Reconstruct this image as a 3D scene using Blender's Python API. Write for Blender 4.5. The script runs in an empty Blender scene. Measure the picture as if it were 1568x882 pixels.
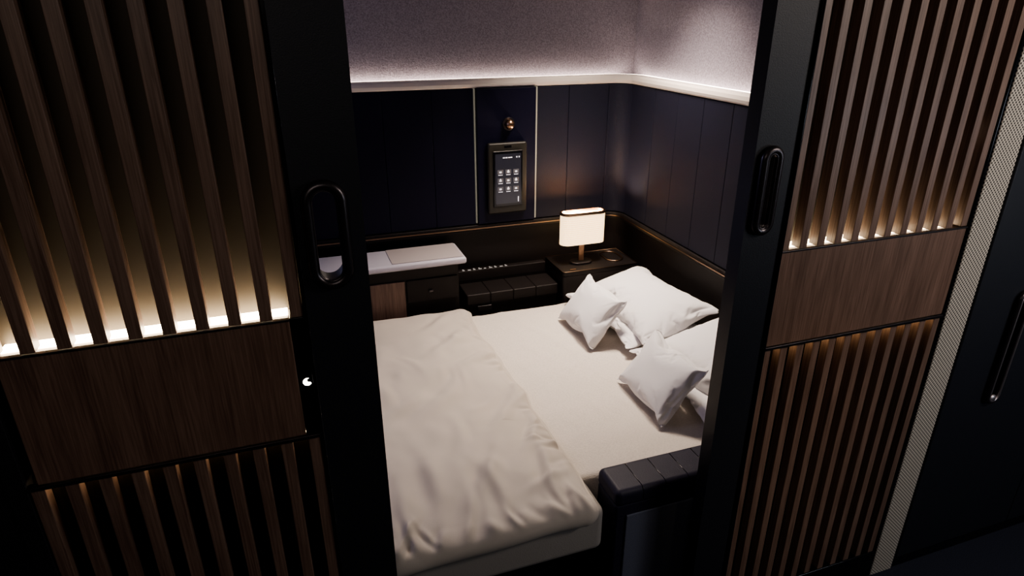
import bpy, bmesh, math, random, time
from mathutils import Vector, Matrix, noise
random.seed(7)
SC = bpy.context.scene
COL = SC.collection

# ------------------------------------------------------------------ materials
def new_mat(name):
    m = bpy.data.materials.new(name); m.use_nodes = True
    nt = m.node_tree; b = nt.nodes['Principled BSDF']
    return m, nt, b
def mat(name, col, rough=0.5, metal=0.0, emis=None, estr=0.0, bump=0.0, bscale=200.0, vary=0.0,
        spec=0.5, coat=0.0, stretch=(1,1,1), sheen=0.0, bdist=0.002):
    m, nt, b = new_mat(name)
    b.inputs['Base Color'].default_value = (*col, 1)
    b.inputs['Roughness'].default_value = rough
    b.inputs['Metallic'].default_value = metal
    b.inputs['Specular IOR Level'].default_value = spec
    b.inputs['Coat Weight'].default_value = coat
    b.inputs['Sheen Weight'].default_value = sheen
    if emis:
        b.inputs['Emission Color'].default_value = (*emis, 1)
        b.inputs['Emission Strength'].default_value = estr
    if bump > 0 or vary > 0:
        tc = nt.nodes.new('ShaderNodeTexCoord'); mp = nt.nodes.new('ShaderNodeMapping')
        mp.inputs['Scale'].default_value = stretch
        nt.links.new(tc.outputs['Object'], mp.inputs['Vector'])
        n = nt.nodes.new('ShaderNodeTexNoise'); n.inputs['Scale'].default_value = bscale
        n.inputs['Detail'].default_value = 3
        nt.links.new(mp.outputs['Vector'], n.inputs['Vector'])
        if bump > 0:
            bp = nt.nodes.new('ShaderNodeBump'); bp.inputs['Strength'].default_value = bump
            bp.inputs['Distance'].default_value = bdist
            nt.links.new(n.outputs['Fac'], bp.inputs['Height'])
            nt.links.new(bp.outputs['Normal'], b.inputs['Normal'])
        if vary > 0:
            r = nt.nodes.new('ShaderNodeValToRGB')
            r.color_ramp.elements[0].position = 0.3; r.color_ramp.elements[1].position = 0.7
            r.color_ramp.elements[0].color = (*[c*(1-vary) for c in col], 1)
            r.color_ramp.elements[1].color = (*[min(1, c*(1+vary)) for c in col], 1)
            nt.links.new(n.outputs['Fac'], r.inputs['Fac'])
            nt.links.new(r.outputs['Color'], b.inputs['Base Color'])
    return m
def wood(name, c1, c2, rough=0.4):
    m, nt, b = new_mat(name)
    tc = nt.nodes.new('ShaderNodeTexCoord'); mp = nt.nodes.new('ShaderNodeMapping')
    mp.inputs['Scale'].default_value = (260, 260, 7)
    nt.links.new(tc.outputs['Object'], mp.inputs['Vector'])
    n = nt.nodes.new('ShaderNodeTexNoise'); n.inputs['Scale'].default_value = 1.0; n.inputs['Detail'].default_value = 5
    n.inputs['Distortion'].default_value = 0.6
    nt.links.new(mp.outputs['Vector'], n.inputs['Vector'])
    mp2 = nt.nodes.new('ShaderNodeMapping'); mp2.inputs['Scale'].default_value = (22, 22, 1.6)
    nt.links.new(tc.outputs['Object'], mp2.inputs['Vector'])
    n2 = nt.nodes.new('ShaderNodeTexNoise'); n2.inputs['Scale'].default_value = 1.0
    nt.links.new(mp2.outputs['Vector'], n2.inputs['Vector'])
    ad = nt.nodes.new('ShaderNodeMath'); ad.operation = 'MULTIPLY_ADD'; ad.inputs[1].default_value = 0.35
    nt.links.new(n2.outputs['Fac'], ad.inputs[0]); 
    ml = nt.nodes.new('ShaderNodeMath'); ml.operation = 'MULTIPLY'; ml.inputs[1].default_value = 0.7
    nt.links.new(n.outputs['Fac'], ml.inputs[0]); nt.links.new(ml.outputs[0], ad.inputs[2])
    r = nt.nodes.new('ShaderNodeValToRGB')
    r.color_ramp.elements[0].position = 0.38; r.color_ramp.elements[1].position = 0.66
    r.color_ramp.elements[0].color = (*c1, 1); r.color_ramp.elements[1].color = (*c2, 1)
    nt.links.new(ad.outputs[0], r.inputs['Fac']); nt.links.new(r.outputs['Color'], b.inputs['Base Color'])
    bp = nt.nodes.new('ShaderNodeBump'); bp.inputs['Strength'].default_value = 0.25; bp.inputs['Distance'].default_value = 0.001
    nt.links.new(n.outputs['Fac'], bp.inputs['Height']); nt.links.new(bp.outputs['Normal'], b.inputs['Normal'])
    b.inputs['Roughness'].default_value = rough
    return m
def pattern(name, c1, c2, k, rough=0.7, estr=0.0, thr=0.0, axis='XZ', ramp=0.3):
    m, nt, b = new_mat(name)
    tc = nt.nodes.new('ShaderNodeTexCoord'); s = nt.nodes.new('ShaderNodeSeparateXYZ')
    nt.links.new(tc.outputs['Object'], s.inputs[0])
    outs = []
    for a in axis:
        mu = nt.nodes.new('ShaderNodeMath'); mu.operation = 'MULTIPLY'; mu.inputs[1].default_value = k
        nt.links.new(s.outputs[a], mu.inputs[0])
        si = nt.nodes.new('ShaderNodeMath'); si.operation = 'SINE'; nt.links.new(mu.outputs[0], si.inputs[0]); outs.append(si)
    if len(outs) == 2:
        p = nt.nodes.new('ShaderNodeMath'); p.operation = 'MULTIPLY'
        nt.links.new(outs[0].outputs[0], p.inputs[0]); nt.links.new(outs[1].outputs[0], p.inputs[1])
    else: p = outs[0]
    r = nt.nodes.new('ShaderNodeMapRange'); r.inputs['From Min'].default_value = thr-ramp; r.inputs['From Max'].default_value = thr+ramp
    nt.links.new(p.outputs[0], r.inputs['Value'])
    mx = nt.nodes.new('ShaderNodeMix'); mx.data_type = 'RGBA'
    mx.inputs[6].default_value = (*c1, 1); mx.inputs[7].default_value = (*c2, 1)
    nt.links.new(r.outputs['Result'], mx.inputs[0]); nt.links.new(mx.outputs[2], b.inputs['Base Color'])
    b.inputs['Roughness'].default_value = rough
    if estr > 0:
        nt.links.new(mx.outputs[2], b.inputs['Emission Color']); b.inputs['Emission Strength'].default_value = estr
    return m

M_wood   = wood('walnut_panel', (0.12,0.072,0.052), (0.26,0.165,0.125), 0.42)
M_slat   = wood('walnut_slat', (0.13,0.080,0.060), (0.27,0.18,0.14), 0.42)
M_back   = mat('slat_backing', (0.085,0.070,0.055), rough=0.6, spec=0.2)
M_back2  = mat('slat_backing_gloss', (0.02,0.014,0.010), rough=0.15)
M_black  = mat('black_leather', (0.016,0.018,0.025), rough=0.5, bump=0.5, bscale=380, bdist=0.001)
M_gloss  = mat('black_gloss', (0.006,0.006,0.008), rough=0.15)
M_hand   = mat('handle_metal', (0.10,0.09,0.095), rough=0.32, metal=0.9)
M_chrome = mat('handle_chrome', (0.62,0.56,0.56), rough=0.42, metal=1.0)
M_brnz   = mat('bronze_metal', (0.42,0.27,0.18), rough=0.28, metal=1.0)
M_copper = mat('copper_trim', (0.25,0.17,0.12), rough=0.35, metal=1.0)
M_navy   = mat('navy_upholstery', (0.012,0.0125,0.026), rough=0.6, bump=0.6, bscale=330, vary=0.35, bdist=0.0015, spec=0.25)
M_navyg  = mat('navy_lacquer', (0.005,0.005,0.020), rough=0.5, bump=0.2, bscale=300, spec=0.2)
M_brown  = mat('dark_brown_leather', (0.013,0.010,0.010), rough=0.5, bump=0.3, bscale=260, spec=0.3)
M_leath  = mat('navy_leather', (0.022,0.021,0.040), rough=0.5, bump=0.35, bscale=240, spec=0.3)
M_armfab = mat('blue_grey_fabric', (0.13,0.145,0.20), rough=0.8, bump=0.6, bscale=420, vary=0.3)
M_fabric = mat('lavender_fabric_wall', (0.26,0.237,0.285), rough=0.9, bump=1.0, bscale=170, vary=0.28, bdist=0.003)
M_cream  = mat('cream_trim', (0.72,0.66,0.61), rough=0.35)
M_cove   = mat('cove_led', (1,1,1), emis=(1.0,0.82,0.66), estr=11)
M_ledw   = mat('panel_led', (0.3,0.3,0.25), emis=(0.85,0.80,0.62), estr=0.12)
M_led    = mat('slat_led', (1,1,1), emis=(1.0,0.82,0.56), estr=30)
M_led2   = mat('slat_led_dim', (1,1,1), emis=(1.0,0.75,0.45), estr=9)
M_led3   = mat('slat_led_b', (1,1,1), emis=(1.0,0.82,0.56), estr=10)
M_duvet  = mat('duvet_cotton', (0.56,0.505,0.45), rough=0.85, bump=0.25, bscale=500, sheen=0.1)
M_sheet  = mat('linen_sheet', (0.68,0.62,0.56), rough=0.9, bump=0.8, bscale=130, vary=0.08, stretch=(1,2.5,1), bdist=0.003)
M_pillow = mat('pillow_cotton', (0.80,0.785,0.80), rough=0.85, bump=0.3, bscale=450, sheen=0.1)
M_matt   = mat('mattress_ticking', (0.36,0.34,0.32), rough=0.9, bump=0.4, bscale=300)
M_shade  = pattern('lamp_shade_fabric', (1.0,0.56,0.24), (1.0,0.82,0.52), 560, estr=2.4, axis='Z', ramp=1.0)
M_table  = mat('grey_stone_top', (0.60,0.58,0.66), rough=0.3)
M_tray   = mat('tray_glow_tint', (0.50,0.45,0.45), rough=0.3)  # inset in the table top, warm reflected glow put into its colour
M_carpet = mat('navy_carpet', (0.02,0.024,0.04), rough=0.95, bump=0.8, bscale=260, vary=0.4)
M_dark   = mat('dark_wall', (0.012,0.012,0.016), rough=0.6, bump=0.2, bscale=200)
M_ceil   = mat('ceiling_panel', (0.25,0.24,0.26), rough=0.8)
M_mesh   = pattern('woven_mesh_fabric', (0.05,0.045,0.04), (0.66,0.61,0.53), 2*math.pi/0.013, rough=0.8, thr=-0.15, ramp=0.25)
M_screen = mat('screen_glass', (0.01,0.01,0.012), rough=0.15, emis=(0.10,0.09,0.12), estr=0.25)
M_icon   = mat('screen_icon', (0.6,0.6,0.6), emis=(0.9,0.82,0.9), estr=0.9)
M_button = mat('button_light', (0.2,0.2,0.2), emis=(0.9,0.82,0.75), estr=0.35)
M_icond  = mat('screen_icon_tile', (0.06,0.06,0.06), emis=(0.35,0.30,0.36), estr=0.16)
M_moon   = mat('moon_light', (1,1,1), emis=(1.0,0.95,0.85), estr=7)
M_devfr  = mat('device_frame', (0.022,0.020,0.016), rough=0.45)

# ------------------------------------------------------------------ helpers
def link(o): COL.objects.link(o); return o
def obj_from_bm(name, bm, mats, bevel=0.0, smooth=False, segs=3):
    me = bpy.data.meshes.new(name); bmesh.ops.recalc_face_normals(bm, faces=bm.faces)
    bm.to_mesh(me); bm.free()
    for m in (mats if isinstance(mats, (list, tuple)) else [mats]): me.materials.append(m)
    o = link(bpy.data.objects.new(name, me))
    if bevel > 0:
        md = o.modifiers.new('bevel', 'BEVEL'); md.width = bevel; md.segments = segs; md.limit_method = 'ANGLE'
        md.harden_normals = False
        for p in me.polygons: p.use_smooth = True
        w = o.modifiers.new('wn', 'WEIGHTED_NORMAL'); w.keep_sharp = True
    if smooth:
        for p in me.polygons: p.use_smooth = True
    return o
def bbox(bm, x0, x1, y0, y1, z0, z1, mi=0):
    vs = [bm.verts.new(p) for p in ((x0,y0,z0),(x1,y0,z0),(x1,y1,z0),(x0,y1,z0),(x0,y0,z1),(x1,y0,z1),(x1,y1,z1),(x0,y1,z1))]
    for f in ((0,3,2,1),(4,5,6,7),(0,1,5,4),(1,2,6,5),(2,3,7,6),(3,0,4,7)):
        fc = bm.faces.new([vs[i] for i in f]); fc.material_index = mi
def box(name, x0, x1, y0, y1, z0, z1, m, bevel=0.0, segs=3):
    bm = bmesh.new(); bbox(bm, x0, x1, y0, y1, z0, z1); return obj_from_bm(name, bm, m, bevel, segs=segs)
def boxes(name, lst, m, bevel=0.0):
    bm = bmesh.new()
    for b in lst: bbox(bm, *b)
    return obj_from_bm(name, bm, m, bevel)
def group(name, parts, loc=(0,0,0)):
    e = bpy.data.objects.new(name, None); e.empty_display_size = 0.05; e.location = loc; link(e)
    for p in parts:
        p.parent = e; p.matrix_parent_inverse = Matrix.Translation(loc).inverted()
    return e
def sweep(path, prof, bm=None, mi=0, closed=False):
    own = bm is None
    if own: bm = bmesh.new()
    n = len(path); rings = []
    for i, p in enumerate(path):
        if closed: a = path[i-1]; c = path[(i+1) % n]
        else: a = path[max(i-1, 0)]; c = path[min(i+1, n-1)]
        def nrm(u, v):
            d = Vector((v[0]-u[0], v[1]-u[1]))
            return Vector((-d.y, d.x)).normalized() if d.length > 1e-9 else None
        n1 = nrm(a, p); n2 = nrm(p, c)
        if n1 is None: n1 = n2
        if n2 is None: n2 = n1
        nn = (n1+n2).normalized(); k = 1/max(0.3, nn.dot(n1))
        rings.append([bm.verts.new((p[0]+nn.x*o*k, p[1]+nn.y*o*k, z)) for o, z in prof])
    m = len(prof)
    for i in range(n if closed else n-1):
        r0, r1 = rings[i], rings[(i+1) % n]
        for j in range(m):
            f = bm.faces.new([r0[j], r0[(j+1) % m], r1[(j+1) % m], r1[j]]); f.material_index = mi
    if not closed:
        for r in (rings[0], rings[-1]):
            f = bm.faces.new(r); f.material_index = mi
    return bm
def arc(cx, cy, r, a0, a1, n=12):
    return [(cx+r*math.cos(math.radians(a0+(a1-a0)*i/n)), cy+r*math.sin(math.radians(a0+(a1-a0)*i/n))) for i in range(n+1)]
def stadium(w, h, n=14):
    r = w/2; s = h/2-r
    return [(p[0], p[1]) for p in arc(0, s, r, 0, 180, n)] + [(p[0], p[1]) for p in arc(0, -s, r, 180, 360, n)]
def prism(name, pts, z0, z1, m, bev=0.0):
    bm = bmesh.new(); a = [bm.verts.new((p[0], p[1], z0)) for p in pts]; b = [bm.verts.new((p[0], p[1], z1)) for p in pts]
    bm.faces.new(a[::-1]); bm.faces.new(b)
    for i in range(len(pts)): bm.faces.new((a[i], a[(i+1) % len(pts)], b[(i+1) % len(pts)], b[i]))
    return obj_from_bm(name, bm, m, bev)
def tube(name, pts, r, m, cyclic=True, res=4):
    cu = bpy.data.curves.new(name, 'CURVE'); cu.dimensions = '3D'; cu.bevel_depth = r; cu.bevel_resolution = res
    s = cu.splines.new('POLY'); s.points.add(len(pts)-1); s.use_cyclic_u = cyclic
    for i, p in enumerate(pts): s.points[i].co = (*p, 1)
    o = bpy.data.objects.new(name, cu); link(o)
    dg = bpy.context.evaluated_depsgraph_get()
    me = bpy.data.meshes.new_from_object(o.evaluated_get(dg)); bpy.data.objects.remove(o)
    o = link(bpy.data.objects.new(name, me)); me.materials.clear(); me.materials.append(m)
    for p in me.polygons: p.use_smooth = True
    return o
def plate_with_slot(name, x0, x1, z0, z1, y0, y1, cx, cz, w, h, m):
    cu = bpy.data.curves.new(name, 'CURVE'); cu.dimensions = '2D'; cu.fill_mode = 'BOTH'; cu.extrude = (y1-y0)/2
    for pts in ([(x0,z0),(x1,z0),(x1,z1),(x0,z1)], [(cx+a, cz+b) for a, b in stadium(w, h)]):
        s = cu.splines.new('POLY'); s.points.add(len(pts)-1); s.use_cyclic_u = True
        for i, p in enumerate(pts): s.points[i].co = (p[0], p[1], 0, 1)
    o = bpy.data.objects.new(name, cu); link(o)
    dg = bpy.context.evaluated_depsgraph_get()
    me = bpy.data.meshes.new_from_object(o.evaluated_get(dg)); bpy.data.objects.remove(o)
    me.transform(Matrix.Translation((0,(y0+y1)/2,0)) @ Matrix.Rotation(math.radians(90), 4, 'X'))
    me.materials.clear(); me.materials.append(m)
    return link(bpy.data.objects.new(name, me))
def area(name, loc, size, power, col, rot=(0,0,0), sy=None, spread=180):
    l = bpy.data.lights.new(name, 'AREA'); l.energy = power; l.color = col; l.size = size
    if sy: l.shape = 'RECTANGLE'; l.size_y = sy
    l.spread = math.radians(spread)
    o = link(bpy.data.objects.new(name, l)); o.location = loc; o.rotation_euler = [math.radians(a) for a in rot]; return o
def aim(o, tgt):
    o.rotation_euler = (Vector(tgt)-o.location).to_track_quat('-Z', 'Y').to_euler()

# ------------------------------------------------------------------ pillows: small cloth simulation baked to meshes
def two_layer(name, X0, X1, Y0, Y1, nx, ny, zc, th, m, seed, amp=0.015):
    bm = bmesh.new(); L = []
    for s in (1, 0):
        grid = []
        for i in range(nx+1):
            row = []
            for j in range(ny+1):
                x = X0+(X1-X0)*i/nx; y = Y0+(Y1-Y0)*j/ny
                e = min(1, min(i, nx-i, j, ny-j)/4)
                h = amp*noise.noise(Vector((x*4, y*3+x*2, seed)))+amp*0.5*noise.noise(Vector((x*11, y*8, seed)))
                if s == 0 and (i in (0, nx) or j in (0, ny)): row.append(L[0][i][j])
                else: row.append(bm.verts.new((x, y, zc+(th*e if s else -th*e*0.6)+h)))
            grid.append(row)
        L.append(grid)
    for k in range(2):
        for i in range(nx):
            for j in range(ny):
                f = [L[k][i][j], L[k][i+1][j], L[k][i+1][j+1], L[k][i][j+1]]
                bm.faces.new(f if k == 0 else f[::-1])
    return obj_from_bm(name, bm, m, smooth=True)
def cloth(o, mass, pres, shr, bend, tens):
    c = o.modifiers.new('cloth', 'CLOTH'); s = c.settings
    s.quality = 5; s.mass = mass; s.tension_stiffness = tens; s.compression_stiffness = tens; s.shear_stiffness = tens/3
    s.bending_stiffness = bend; s.air_damping = 2; s.tension_damping = 5; s.compression_damping = 5; s.bending_damping = 0.5
    s.use_pressure = True; s.uniform_pressure_force = pres
    s.shrink_min = shr; s.shrink_max = shr
    s.effector_weights.gravity = 0
    c.collision_settings.use_self_collision = False; c.collision_settings.use_collision = False
    c.point_cache.frame_start = 1; c.point_cache.frame_end = 60
pa = two_layer('pa', 5-0.15, 5+0.15, -0.20, 0.20, 42, 56, 0, 0.012, M_pillow, 5, 0.004)
cloth(pa, 0.1, 3, -0.06, 0.03, 15)
pb = two_layer('pb', 7-0.24, 7+0.24, -0.36, 0.36, 44, 64, 0, 0.015, M_pillow, 9, 0.006)
cloth(pb, 0.1, 3, -0.06, 0.05, 15)
SC.frame_start = 1; SC.frame_end = 60
for f in range(1, 38): SC.frame_set(f)
dg = bpy.context.evaluated_depsgraph_get()
def grab(o): return bpy.data.meshes.new_from_object(o.evaluated_get(dg))
me_pa, me_pb = grab(pa), grab(pb)
for o in (pa, pb): bpy.data.objects.remove(o)
SC.frame_set(1)
def norm_mesh(me, W, D, T):
    for ax, S in ((0, W), (1, D), (2, T)):
        a = min(v.co[ax] for v in me.vertices); b = max(v.co[ax] for v in me.vertices)
        for v in me.vertices: v.co[ax] = (v.co[ax]-(a+b)/2)*S/(b-a)
norm_mesh(me_pa, 1, 1, 1); norm_mesh(me_pb, 1, 1, 1)
def pillow(name, src, W, D, T, loc, rot, flip=1):
    me = src.copy(); me.name = name
    for v in me.vertices: v.co = Vector((v.co.x*W*flip, v.co.y*D*flip, v.co.z*T))
    o = link(bpy.data.objects.new(name, me)); o.modifiers.new('sub', 'SUBSURF').levels = 1
    o.location = loc; o.rotation_euler = [math.radians(a) for a in rot]
    return o
pillow('bed_pillow', me_pb, 0.46, 0.66, 0.11, (1.545, 1.285, 0.610), (0, 0, 2))
pillow('bed_pillow', me_pb, 0.46, 0.66, 0.11, (1.545, 0.605, 0.610), (0, 0, -2), -1)
pillow('bed_pillow', me_pb, 0.43, 0.66, 0.18, (1.565, 1.225, 0.690), (0, -13, 4), -1)
pillow('bed_pillow', me_pb, 0.43, 0.64, 0.18, (1.565, 0.565, 0.690), (0, -13, -1))
pillow('accent_pillow', me_pa, 0.29, 0.38, 0.12, (1.292, 1.245, 0.675), (0, -52, 1))
pillow('accent_pillow', me_pa, 0.29, 0.38, 0.12, (1.287, 0.603, 0.675), (0, -52, -2), -1)

# ------------------------------------------------------------------ duvet
def duvet():
    X0, X1, Y0, Y1 = -0.55, 0.722, 0.145, 1.610
    random.seed(21); folds = []
    def F(x0, y0, x1, y1, w, a, c=0.18): folds.append((x0, y0, x1-x0, y1-y0, math.hypot(x1-x0, y1-y0), w, a, c))
    F(0.72,1.38, 0.42,1.08, 0.035, 0.013); F(0.76,1.15, 0.50,1.00, 0.025, 0.011); F(0.62,1.00, 0.22,0.62, 0.045, 0.016)
    F(0.76,0.82, 0.52,0.50, 0.030, 0.014); F(0.30,1.35, 0.10,0.90, 0.05, 0.012); F(0.56,0.46, 0.36,0.16, 0.028, 0.014)
    F(0.70,0.44, 0.62,0.08, 0.022, 0.014); F(0.47,0.38, 0.50,0.08, 0.024, 0.012); F(0.30,0.52, 0.28,0.10, 0.03, 0.012)
    F(0.76,0.62, 0.60,0.34, 0.022, 0.013); F(0.40,0.88, 0.15,0.70, 0.03, 0.009); F(0.76,0.28, 0.56,0.20, 0.02, 0.012)
    F(0.20,0.40, 0.16,0.10, 0.03, 0.010); F(0.66,1.60, 0.50,1.40, 0.03, 0.010)
    for _ in range(18):
        y = random.uniform(0.2, 1.6); a = random.uniform(math.pi*0.75, math.pi*1.3); L = random.uniform(0.06, 0.15)
        F(0.79, y, 0.79+L*math.cos(a), y+L*math.sin(a), random.uniform(0.010, 0.018), random.choice((-1, 1))*random.uniform(0.006, 0.011))
    for _ in range(20):
        x = random.uniform(0.1, 0.78); a = random.uniform(math.pi*0.3, math.pi*0.7); L = random.uniform(0.06, 0.16)
        F(x, 0.09, x+L*math.cos(a), 0.09+L*math.sin(a), random.uniform(0.010, 0.020), random.choice((-1, 1))*random.uniform(0.006, 0.012))
    for _ in range(26):
        x = random.uniform(0.1, 0.75); y = random.uniform(0.25, 1.5); a = random.uniform(-2.6, -1.2); L = random.uniform(0.08, 0.24)
        F(x, y, x+L*math.cos(a), y+L*math.sin(a), random.uniform(0.014, 0.030), random.choice((-1, 1))*random.uniform(0.003, 0.007))
    def disp(x, y):
        h = 0.030*noise.noise(Vector((x*2.6, y*2.4, 3.1)))+0.014*noise.noise(Vector((x*5+y*2, y*5, 8.0)))+0.003*noise.noise(Vector((x*15, y*13, 2)))
        for x0, y0, dx, dy, L, w, am, c in folds:
            px, py = x-x0, y-y0; u = (px*dx+py*dy)/L; t = u/L
            if -0.4 < t < 1.3:
                s = (px*dy-py*dx)/L+c*u*(L-u)/L
                if abs(s) < 4*w:
                    env = math.exp(-((t-0.42)/0.40)**2)
                    h += am*env*(math.exp(-(s/w)**2)-0.6*math.exp(-((s-1.5*w)/w)**2))
        return h
    Rf = 0.062; lim = 2.3; ex = lim*Rf
    nx, ny = 210, 240; bm = bmesh.new(); grid = []
    for i in range(nx+1):
        row = []
        for j in range(ny+1):
            x = X0+(X1+ex-X0)*i/nx; y = Y0-ex+(Y1-Y0+2*ex)*j/ny
            dx = max(x-X1, 0); sy = -1 if y < 0.9 else 1; dy = max(Y0-y, y-Y1, 0)
            D = math.hypot(dx, dy); bx = min(x, X1); by = min(max(y, Y0), Y1)
            wob = (0.028*noise.noise(Vector((0, y*3.2, 5)))+0.012*noise.noise(Vector((3, y*8, 5))))*min(1, max(0, (x-0.3)*3))
            wob2 = 0.014*noise.noise(Vector((x*4, 0, 7))) if y < 0.6 else 0
            inn = min(X1-bx, by-Y0, Y1-by); crown = 0.018*(1-math.exp(-inn/0.09))
            h = disp(x, y)+crown; zt = 0.606
            if D > 1e-6:
                th = min(D/Rf, lim); rr = Rf*(1+h*6)
                vx = bx+dx/D*rr*math.sin(th); vy = by+sy*dy/D*rr*math.sin(th); ca = math.cos(min(th, 1.5))
                front = dy > 0 and sy < 0
                vz = zt-Rf*(1-math.cos(th))*(0.85 if front else 1.0)+h*ca
                vz = max(vz, 0.512 if front else 0.564)
            else: vx, vy, vz = bx, by, zt+h
            row.append(bm.verts.new((vx+wob, vy+wob2, vz)))
        grid.append(row)
    for i in range(nx):
        for j in range(ny): bm.faces.new((grid[i][j], grid[i+1][j], grid[i+1][j+1], grid[i][j+1]))
    o = obj_from_bm('duvet', bm, M_duvet, smooth=True)
    if sum(p.normal.z for p in o.data.polygons) < 0: o.data.flip_normals()
    so = o.modifiers.new('solid', 'SOLIDIFY'); so.thickness = 0.010; so.offset = -1
    o.modifiers.new('sub', 'SUBSURF').levels = 1
    return o
duvet()

# ------------------------------------------------------------------ camera
cd = bpy.data.cameras.new('camera'); cd.sensor_width = 36; cd.lens = 36*985/1568
cam = link(bpy.data.objects.new('camera', cd)); cam.location = (0, -1.3, 2.0)
cam.rotation_euler = (math.radians(90-23.1), 0, math.radians(-19.2)); SC.camera = cam

# ------------------------------------------------------------------ room shell
box('floor', -2.0, 3.2, -2.3, 2.3, -0.05, 0.0, M_carpet)
box('ceiling', -2.0, 3.2, -2.3, 2.3, 2.42, 2.47, M_ceil)
R = 0.12; XR = 1.83; YB = 2.0
corner = arc(XR-R, YB-R, R, 90, 0)
LOWP = [(0,0),(0.06,0),(0.06,1.652),(0,1.652)]
bm = sweep([(-1.25, YB), (1.70, YB)], LOWP)
bbox(bm, -1.25, 1.95, 2.061, 2.12, 1.60, 2.42, 1)
obj_from_bm('wall_back', bm, [M_brown, M_fabric])
obj_from_bm('wall_corner', sweep([(1.701, YB)]+corner+[(XR, 1.87)], LOWP), M_brown)
bm = sweep([(XR, 1.869), (XR, 0.06)], LOWP)
bbox(bm, 1.891, 1.95, 0.06, 2.06, 1.60, 2.42, 1)
obj_from_bm('wall_right', bm, [M_brown, M_fabric])
box('wall_left', -1.31, -1.25, 0.06, 2.06, 0, 2.42, M_dark)
box('wall_aisle', -2.0, 3.2, -2.3, -2.22, 0, 2.42, M_dark)
full = [(-1.25, YB)]+[(1.6,YB)]+corner+[(XR, 0.06)]
prof = [(-0.030,1.653),(0.0,1.653),(0.060,1.653),(0.060,1.672),(0.028,1.672),(0.024,1.696),(-0.024,1.696),(-0.036,1.688),(-0.040,1.672),(-0.037,1.660)]
obj_from_bm('trim_cove', sweep(full, prof), M_cream)
co = arc(XR-R, YB-R, R+0.03, 90, 0)
prism('trim_corner_ledge', co+[(1.891, 1.88), (1.891, 2.061), (1.71, 2.061)], 1.6725, 1.680, M_cream)
obj_from_bm('trim_cove_light', sweep(full, [(0.034,1.681),(0.056,1.681),(0.056,1.694),(0.034,1.694)]), M_cove)
def panel_path(path, z0=0.935, z1=1.650, th=0.03, m=M_navy, nm='p', bev=0.005):
    bm = sweep(path, [(-th, z0), (-0.001, z0), (-0.001, z1), (-th, z1)])
    return obj_from_bm(nm, bm, m, bev)
g = 0.0006
parts = []
xs = [-1.2, -0.95, -0.70, -0.45, -0.20, 0.04, 0.252, 0.464, 0.711, 0.930]
for i in range(len(xs)-1):
    parts.append(panel_path([(xs[i]+g, YB), (xs[i+1]-g, YB)], m=M_navyg, nm='panel_%d' % i, bev=0.003))
for i, (a, b) in enumerate([(1.280, 1.463), (1.463, 1.700)]):
    parts.append(panel_path([(a+g, YB), (b-g, YB)], nm='panel_b%d' % i, bev=0.003))
parts.append(panel_path([(0.942, YB), (1.268, YB)], th=0.045, m=M_navyg, nm='panel_device', bev=0.003))
parts.append(panel_path([(1.701, YB)]+corner+[(XR, 1.66)], nm='panel_corner', bev=0.003))
ys = [1.657, 1.447, 1.237, 1.027, 0.817, 0.607, 0.397, 0.187]
for i in range(len(ys)-1):
    parts.append(panel_path([(XR, ys[i]-g), (XR, ys[i+1]+g)], nm='panel_r%d' % i, bev=0.003))
parts.append(boxes('led_strips', [(0.9325,0.9375,1.968,1.999,0.94,1.65), (1.2700,1.2785,1.964,1.999,0.94,1.65)], M_ledw))
group('wall_panelling', parts)
rp = obj_from_bm('rail_body', sweep(full, [(-0.045,0.895),(0,0.895),(0,0.93),(-0.04,0.93)]), M_brown, 0.004)
rc = obj_from_bm('rail_inlay', sweep(full, [(-0.048,0.910),(-0.0455,0.910),(-0.0455,0.916),(-0.048,0.916)]), M_copper)
group('trim_rail', [rp, rc])

# ------------------------------------------------------------------ sliding doors
ZB, ZT = 1.12, 1.407
def sliding_door(name, slats_c, sw, x_lo, x_hi, led, fx0, fx1, hx, wood_x, rw):
    P = []
    lo = 0.125
    P.append(boxes('slats_upper', [(c-sw/2, c+sw/2, 0.0, 0.032, ZT+0.006, 2.40) for c in slats_c], M_slat, 0.0015))
    P.append(boxes('slats_lower', [(c-sw/2, c+sw/2, 0.0, 0.030, lo, ZB-0.012) for c in slats_c], M_slat, 0.0015))
    P.append(box('backing_upper', x_lo, x_hi, 0.062, 0.070, ZT, 2.40, M_back))
    P.append(box('backing_lower', x_lo, x_hi, 0.032, 0.047, lo, ZB, M_back2))
    P.append(box('backing_mid', x_lo, x_hi, 0.0615, 0.070, lo, ZT, M_gloss))
    P.append(box('wood_panel', wood_x[0], wood_x[1], 0.0, 0.061, ZB, ZT, M_wood, 0.002))
    P.append(boxes('ledges', [(wood_x[0], wood_x[1], -0.004, 0.008, ZT, ZT+0.005), (x_lo, x_hi, -0.006, 0.012, ZB-0.010, ZB-0.001)], M_hand, 0.001))
    P.append(box('led_upper', x_lo+0.02, x_hi-0.032, 0.030, 0.060, ZT+0.0005, ZT+0.005, led))
    P.append(box('led_lower', x_lo+0.03, x_hi-0.03, 0.014, 0.0315, ZB-0.006, ZB-0.001, M_led2))
    P.append(box('bottom_rail', x_lo-0.005, x_hi+0.005, -0.004, 0.045, 0.0, lo, M_gloss, 0.003))
    P.append(plate_with_slot('stile', fx0, fx1, 0.0, 2.40, -0.002, 0.048, hx, 1.586, rw-0.012, 0.20, M_black))
    ring = [(hx+a, -0.009, 1.586+b) for a, b in stadium(rw, 0.210)]
    P.append(tube('handle_ring', ring, 0.0115, M_hand))
    ring = [(hx+a, -0.014, 1.586+b) for a, b in stadium(rw-0.017, 0.193)]
    P.append(tube('handle_inlay', ring, 0.003, M_hand))
    return group(name, P)
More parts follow.
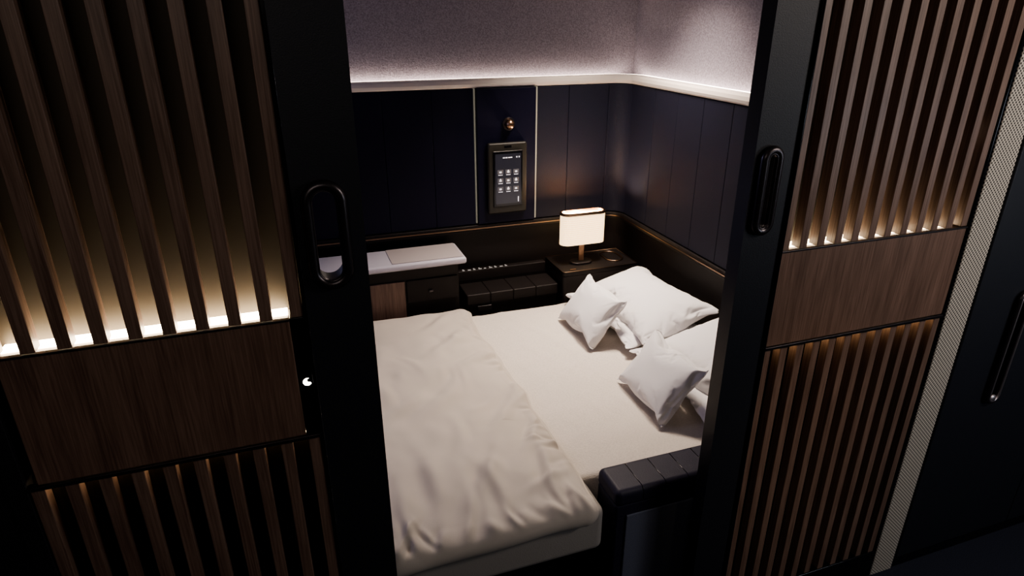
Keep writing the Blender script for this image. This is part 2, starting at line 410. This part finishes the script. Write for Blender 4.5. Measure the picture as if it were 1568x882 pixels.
lc = [-0.026-0.0603*k for k in range(10)]
d1 = sliding_door('door_1', lc, 0.025, -0.583, -0.012, M_led, -0.004, 0.130, 0.055, (-0.565, -0.042), 0.068)
rcs = [1.2316+0.0597*k for k in range(12)]
d2 = sliding_door('door_2', rcs, 0.025, 1.219, 1.903, M_led3, 1.085, 1.205, 1.132, (1.219, 1.903), 0.044)
def addto(e, objs):
    for o in objs: o.parent = e
addto(d1, [box('control_strip', -0.0415, -0.0122, 0.0, 0.061, ZB, ZT+0.005, M_gloss, 0.002),
           box('edge_trim', -0.0118, -0.0042, -0.003, 0.070, 0.0, 2.4, M_gloss, 0.001),
           box('edge_post', -0.620, -0.584, -0.004, 0.070, 0.0, 2.40, M_dark, 0.002)])
bm = bmesh.new(); N = 20; r1 = 0.0095
o1 = [(r1*math.cos(math.radians(a)), r1*math.sin(math.radians(a))) for a in [60+ i*(270)/N for i in range(N+1)]]
p0 = o1[0]; p1 = o1[-1]
inn = []
cxm, cym = 0.0042, 0.0035
a0 = math.atan2(p1[1]-cym, p1[0]-cxm); a1 = math.atan2(p0[1]-cym, p0[0]-cxm)
while a1 > a0: a1 -= 2*math.pi
rr = math.hypot(p0[0]-cxm, p0[1]-cym)
for i in range(1, N): 
    t = a0+(a1-a0)*i/N; inn.append((cxm+rr*math.cos(t), cym+rr*math.sin(t)))
inn = inn[::-1]; ov = [bm.verts.new((-0.0235+a, -0.001, 1.256+b)) for a, b in o1]
iv = [ov[0]]+[bm.verts.new((-0.0235+a, -0.001, 1.256+b)) for a, b in inn]+[ov[-1]]
for i in range(N):
    vs = []
    for v in (ov[i], ov[i+1], iv[i+1], iv[i]):
        if v not in vs: vs.append(v)
    if len(vs) > 2: bm.faces.new(vs)
addto(d1, [obj_from_bm('moon_icon', bm, M_moon)])
addto(d2, [box('edge_post', 1.2055, 1.2185, -0.010, 0.070, 0.0, 2.40, M_gloss, 0.006),
           box('edge_post_far', 1.9035, 1.915, -0.004, 0.070, 0.0, 2.40, M_gloss, 0.003)])
box('wall_front_left', -2.0, -0.621, 0.0, 0.058, 0, 2.42, M_dark)
box('trim_mesh_strip', 1.9155, 2.022, -0.006, 0.05, 0.0, 2.42, M_mesh, 0.004)
P = [box('leaf', 2.0225, 2.62, -0.012, 0.05, 0.06, 2.42, M_black, 0.006),
     box('leaf_side', 2.624, 3.2, -0.012, 0.05, 0.06, 2.42, M_black, 0.006),
     box('plinth', 2.0225, 3.2, 0.0, 0.05, 0.0, 0.06, M_gloss)]
ring = [(2.245+a, -0.022, 0.943+b) for a, b in stadium(0.052, 0.42)]
P.append(tube('handle_ring', ring, 0.009, M_hand))
ring = [(2.245+a, -0.028, 0.943+b) for a, b in stadium(0.046, 0.41)]
P.append(tube('handle_inlay', ring, 0.0042, M_chrome))
bm = bmesh.new(); bmesh.ops.create_uvsphere(bm, u_segments=20, v_segments=12, radius=0.017)
bmesh.ops.transform(bm, matrix=Matrix.Translation((2.245,-0.024,0.745)) @ Matrix.Diagonal((1,0.5,1,1)), verts=bm.verts)
P.append(obj_from_bm('handle_glint', bm, M_chrome, smooth=True))  # added bright bead standing in for the highlight low on the handle
group('door_3', P)

# ------------------------------------------------------------------ bed
P = [box('base', -1.0, 1.78, 0.27, 1.60, 0.0, 0.36, M_dark, 0.01),
     box('mattress_foot', -1.0, 0.822, 0.135, 1.655, 0.361, 0.535, M_matt, 0.03, 4)]
def sheet_surface(x0, x1, y0, y1, ztop, zb, m, nm):
    bm = bmesh.new(); nx, ny = 150, 150; rr = 0.03
    grid = []
    for i in range(nx+1):
        row = []
        for j in range(ny+1):
            x = x0-rr+(x1-x0+2*rr)*i/nx; y = y0-0.11+(y1-y0+0.22)*j/ny
            dy = max(y0+rr-y, y-(y1-rr), 0)
            z = ztop; X = x; Y = y
            if dy > 0:
                s = -1 if y < (y0+y1)/2 else 1
                th = min(dy/rr, math.pi/2); rem = max(0, dy-rr*math.pi/2)
                Y = (y0+rr if s < 0 else y1-rr)+s*rr*math.sin(th); z = ztop-rr*(1-math.cos(th))-rem
            w = noise.noise(Vector((x*3, y*3, 1)))*0.006+noise.noise(Vector((x*2+y*5, y*12-x*4, 4)))*0.003
            w += 0.004*max(0, noise.noise(Vector((x*14+y*5, y*5, 9))))
            if dy > 0: Y -= 0.5*w*(-1 if y > 1 else 1)
            row.append(bm.verts.new((X, Y, z+w)))
        grid.append(row)
    for i in range(nx):
        for j in range(ny): bm.faces.new((grid[i][j], grid[i+1][j], grid[i+1][j+1], grid[i][j+1]))
    return obj_from_bm(nm, bm, m, smooth=True)
P.append(sheet_surface(0.60, 1.76, 0.272, 1.640, 0.550, 0.36, M_sheet, 'fitted_sheet'))
P.append(box('mattress_head', 0.823, 1.76, 0.29, 1.61, 0.361, 0.53, M_matt, 0.02))
group('bed', P)

# ------------------------------------------------------------------ armrest console in front
P = [box('body', 0.845, 1.795, 0.118, 0.250, 0.0, 0.550, M_leath, 0.012),
     box('front_panel', 0.885, 1.79, 0.112, 0.119, 0.05, 0.505, M_armfab, 0.004),
     box('cushion', 0.843, 1.795, 0.112, 0.256, 0.540, 0.604, M_leath, 0.022, 5)]
x = 0.94
gr = []
while x < 1.75:
    P.append(tube('seam_%d' % len(gr), [(x, 0.1125, 0.560), (x, 0.1125, 0.584), (x, 0.118, 0.598), (x, 0.132, 0.6040), (x, 0.238, 0.6040), (x, 0.252, 0.594)], 0.0016, M_gloss, cyclic=False, res=2)); gr.append(x); x += 0.085
group('armrest_console', P)

# ------------------------------------------------------------------ side table, bench, lamp console
P = [box('top', -1.1, 0.80, 1.70, 1.948, 0.816, 0.850, M_table, 0.012, 4),
     box('tray', 0.42, 0.785, 1.72, 1.935, 0.8505, 0.854, M_tray, 0.001),
     box('carcass', -1.1, 0.765, 1.745, 1.94, 0.0, 0.815, M_brown, 0.005),
     box('drawer_front', -1.0, 0.478, 1.735, 1.7445, 0.50, 0.745, M_wood, 0.002),
     box('drawer_front_dark', 0.488, 0.755, 1.735, 1.7445, 0.62, 0.745, M_brown, 0.003),
     box('pull', 0.600, 0.622, 1.722, 1.7345, 0.672, 0.684, M_hand, 0.003)]
group('side_table', P)
P = [box('body', 0.80, 1.325, 1.74, 1.94, 0.0, 0.56, M_brown, 0.005)]
for k in range(4):
    a = 0.802+k*0.131; P.append(box('cushion_%d' % k, a, a+0.1307, 1.728, 1.90, 0.561, 0.622, M_brown, 0.006, 4))
P.append(box('latch', 0.86, 0.94, 1.731, 1.7395, 0.52, 0.55, M_hand, 0.003))
group('leather_bench', P)
P = [box('housing', 0.80, 1.32, 1.905, 1.945, 0.63, 0.690, M_brown, 0.004)]
bt = []
for k in range(9):
    a = 0.83+k*0.031
    bt.append((a, a+0.012+0.005*(k % 2), 1.912, 1.920, 0.6895, 0.6915))
    if k % 3 != 1: bt.append((a+0.002, a+0.010, 1.928, 1.932, 0.6895, 0.6915))
P.append(boxes('buttons', bt, M_button))
group('control_panel', P)
pth = [(1.335, 1.945), (1.335, 1.70)]+arc(1.355, 1.70, 0.02, 180, 270, 5)+[(1.79, 1.68), (1.79, 1.945)]
P = [prism('body', pth, 0.0, 0.675, M_brown, 0.004), prism('top', pth, 0.6755, 0.700, M_brown, 0.005)]
P.append(tube('rim', [(p[0], p[1], 0.702) for p in pth], 0.002, M_copper))
P.append(tube('tray_rim', [(1.70+a, 1.83+b, 0.703) for a, b in stadium(0.10, 0.16)], 0.005, M_copper))
P.append(box('tray_well', 1.665, 1.735, 1.77, 1.89, 0.7005, 0.7025, M_brown, 0.001))
P.append(box('switch', 1.385, 1.42, 1.70, 1.71, 0.7005, 0.706, M_brnz, 0.001))
group('bedside_console', P)

# ------------------------------------------------------------------ table lamp
def stadium_h(w, d, n=12):
    r = d/2; s = w/2-r
    return arc(s, 0, r, -90, 90, n)+arc(-s, 0, r, 90, 270, n)
LX, LY = 1.492, 1.80
def ringbm(w, d, t, z0, z1): return sweep([(LX+a, LY+b) for a, b in stadium_h(w, d)], [(0,z0),(t,z0),(t,z1),(0,z1)], closed=True)
sh = obj_from_bm('shade', ringbm(0.262, 0.085, 0.002, 0.822, 0.990), M_shade)
cap = obj_from_bm('cap', ringbm(0.268, 0.091, 0.012, 0.990, 1.003), M_copper)
dif = prism('diffuser', [(LX+a, LY+b) for a, b in stadium_h(0.255, 0.078)], 0.832, 0.835, M_shade)
stem = box('stem', LX-0.016, LX+0.016, LY-0.006, LY+0.006, 0.714, 0.8315, M_brnz, 0.002)
stem2 = box('bulb_holder', LX-0.012, LX+0.012, LY-0.006, LY+0.006, 0.836, 0.88, M_brnz, 0.002)
base = prism('base', [(LX+a, LY+b) for a, b in stadium_h(0.13, 0.08)], 0.7005, 0.714, M_hand, 0.003)
group('table_lamp', [sh, cap, dif, stem, stem2, base])
pl = bpy.data.lights.new('lamp_bulb', 'POINT'); pl.energy = 11; pl.color = (1.0, 0.84, 0.64); pl.shadow_soft_size = 0.02
po = link(bpy.data.objects.new('lamp_bulb', pl)); po.location = (LX, LY, 0.95)

# ------------------------------------------------------------------ wall device + knob light
cx, cz, yf = 1.100, 1.185, 1.9545
P = [box('frame', cx-0.110, cx+0.110, yf-0.028, yf, cz-0.192, cz+0.192, M_devfr, 0.012, 4),
     box('bezel', cx-0.082, cx+0.082, yf-0.034, yf-0.0285, cz-0.15, cz+0.15, M_gloss, 0.004),
     box('screen', cx-0.072, cx+0.072, yf-0.0352, yf-0.0345, cz-0.135, cz+0.135, M_screen),
     box('slot', cx-0.02, cx+0.02, yf-0.030, yf-0.0285, cz+0.165, cz+0.178, M_gloss, 0.0005)]
ys_ = yf-0.0362
tiles = []; glyph = []
for r in range(3):
    for c in range(3):
        x = cx-0.044+c*0.044; z = cz+0.035-r*0.046
        tiles.append((x-0.016, x+0.016, ys_, ys_+0.0008, z-0.006, z+0.016))
        glyph.append((x-0.006, x+0.006, ys_-0.0006, ys_-0.0001, z-0.001, z+0.008))
        glyph.append((x-0.012, x+0.012, ys_-0.0006, ys_-0.0001, z-0.013, z-0.010))
        if (r+c) % 2: glyph.append((x-0.003, x+0.003, ys_-0.0006, ys_-0.0001, z+0.008, z+0.014))
for a, b in ((-0.03,-0.018),(-0.015,-0.004),(0.0,0.022)): glyph.append((cx+a, cx+b, ys_, ys_+0.0006, cz+0.112, cz+0.117))
for a in (0.045, 0.058): glyph.append((cx+a, cx+a+0.006, ys_, ys_+0.0006, cz+0.112, cz+0.119))
glyph.append((cx+0.055, cx+0.060, ys_, ys_+0.0006, cz-0.128, cz-0.10))
P.append(boxes('tiles', tiles, M_icond)); P.append(boxes('glyphs', glyph, M_icon))
group('wall_tablet', P)
def disc(name, c, r, y0, y1, m, bev=0.002):
    pts = [(c[0]+r*math.cos(i*math.pi/16), c[1]+r*math.sin(i*math.pi/16)) for i in range(32)]
    bm = bmesh.new(); a = [bm.verts.new((p[0], y0, p[1])) for p in pts]; b = [bm.verts.new((p[0], y1, p[1])) for p in pts]
    bm.faces.new(a); bm.faces.new(b[::-1])
    for i in range(32): bm.faces.new((a[i], a[(i+1) % 32], b[(i+1) % 32], b[i]))
    return obj_from_bm(name, bm, m, bev)
P = [disc('collar', (1.112, 1.47), 0.034, 1.942, 1.9545, M_hand)]
bm = bmesh.new(); bmesh.ops.create_uvsphere(bm, u_segments=24, v_segments=16, radius=0.026)
bmesh.ops.transform(bm, matrix=Matrix.Translation((1.112,1.930,1.47)), verts=bm.verts)
P.append(obj_from_bm('ball', bm, M_brnz, smooth=True))
group('reading_light', P)

# ------------------------------------------------------------------ lights
l = area('suite_ceiling_light', (1.45, 1.35, 2.38), 0.30, 15, (1.0, 0.84, 0.70), sy=0.30, spread=95)
l = area('suite_ceiling_light', (1.1, 1.6, 2.38), 0.3, 7.0, (1.0, 0.84, 0.71), sy=0.3, spread=85); aim(l, (0.45, 0.6, 0.6))
l = area('suite_side_fill', (-0.9, 0.9, 1.9), 0.6, 4.5, (0.60, 0.60, 1.0)); aim(l, (1.4, 0.9, 0.6))  # added cool fill for the pillows' left sides, no known fixture
l = area('aisle_ceiling_light', (2.3, -1.2, 2.38), 0.7, 19, (1.0, 0.87, 0.78), sy=0.4); aim(l, (1.7, 0, 1.2))
l = area('aisle_ceiling_light', (-0.4, -1.8, 2.38), 0.9, 4.5, (1.0, 0.88, 0.80), sy=0.4); aim(l, (-0.2, 0, 1.2))
l = area('aisle_handle_fill', (3.0, -1.6, 1.5), 0.5, 6, (0.8, 0.88, 1.0), sy=0.3); aim(l, (2.3, 0, 0.8))  # added cool light to bring out the cabinet handle, no fixture there
sp = bpy.data.lights.new('slat_glow_fill', 'SPOT'); sp.energy = 16; sp.color = (1.0, 0.72, 0.42); sp.spot_size = math.radians(24); sp.spot_blend = 1.0; sp.shadow_soft_size = 0.04  # added warm spot for the amber glow on the lower right slats
so = link(bpy.data.objects.new('slat_glow_fill', sp)); so.location = (1.25, -1.3, 2.3); aim(so, (1.42, 0, 0.72))
w = bpy.data.worlds.new('world'); SC.world = w; w.use_nodes = True
w.node_tree.nodes['Background'].inputs[0].default_value = (0.02, 0.02, 0.03, 1)
w.node_tree.nodes['Background'].inputs[1].default_value = 0.3
SC.view_settings.view_transform = 'AgX'
try: SC.view_settings.look = 'AgX - Medium High Contrast'
except Exception: pass
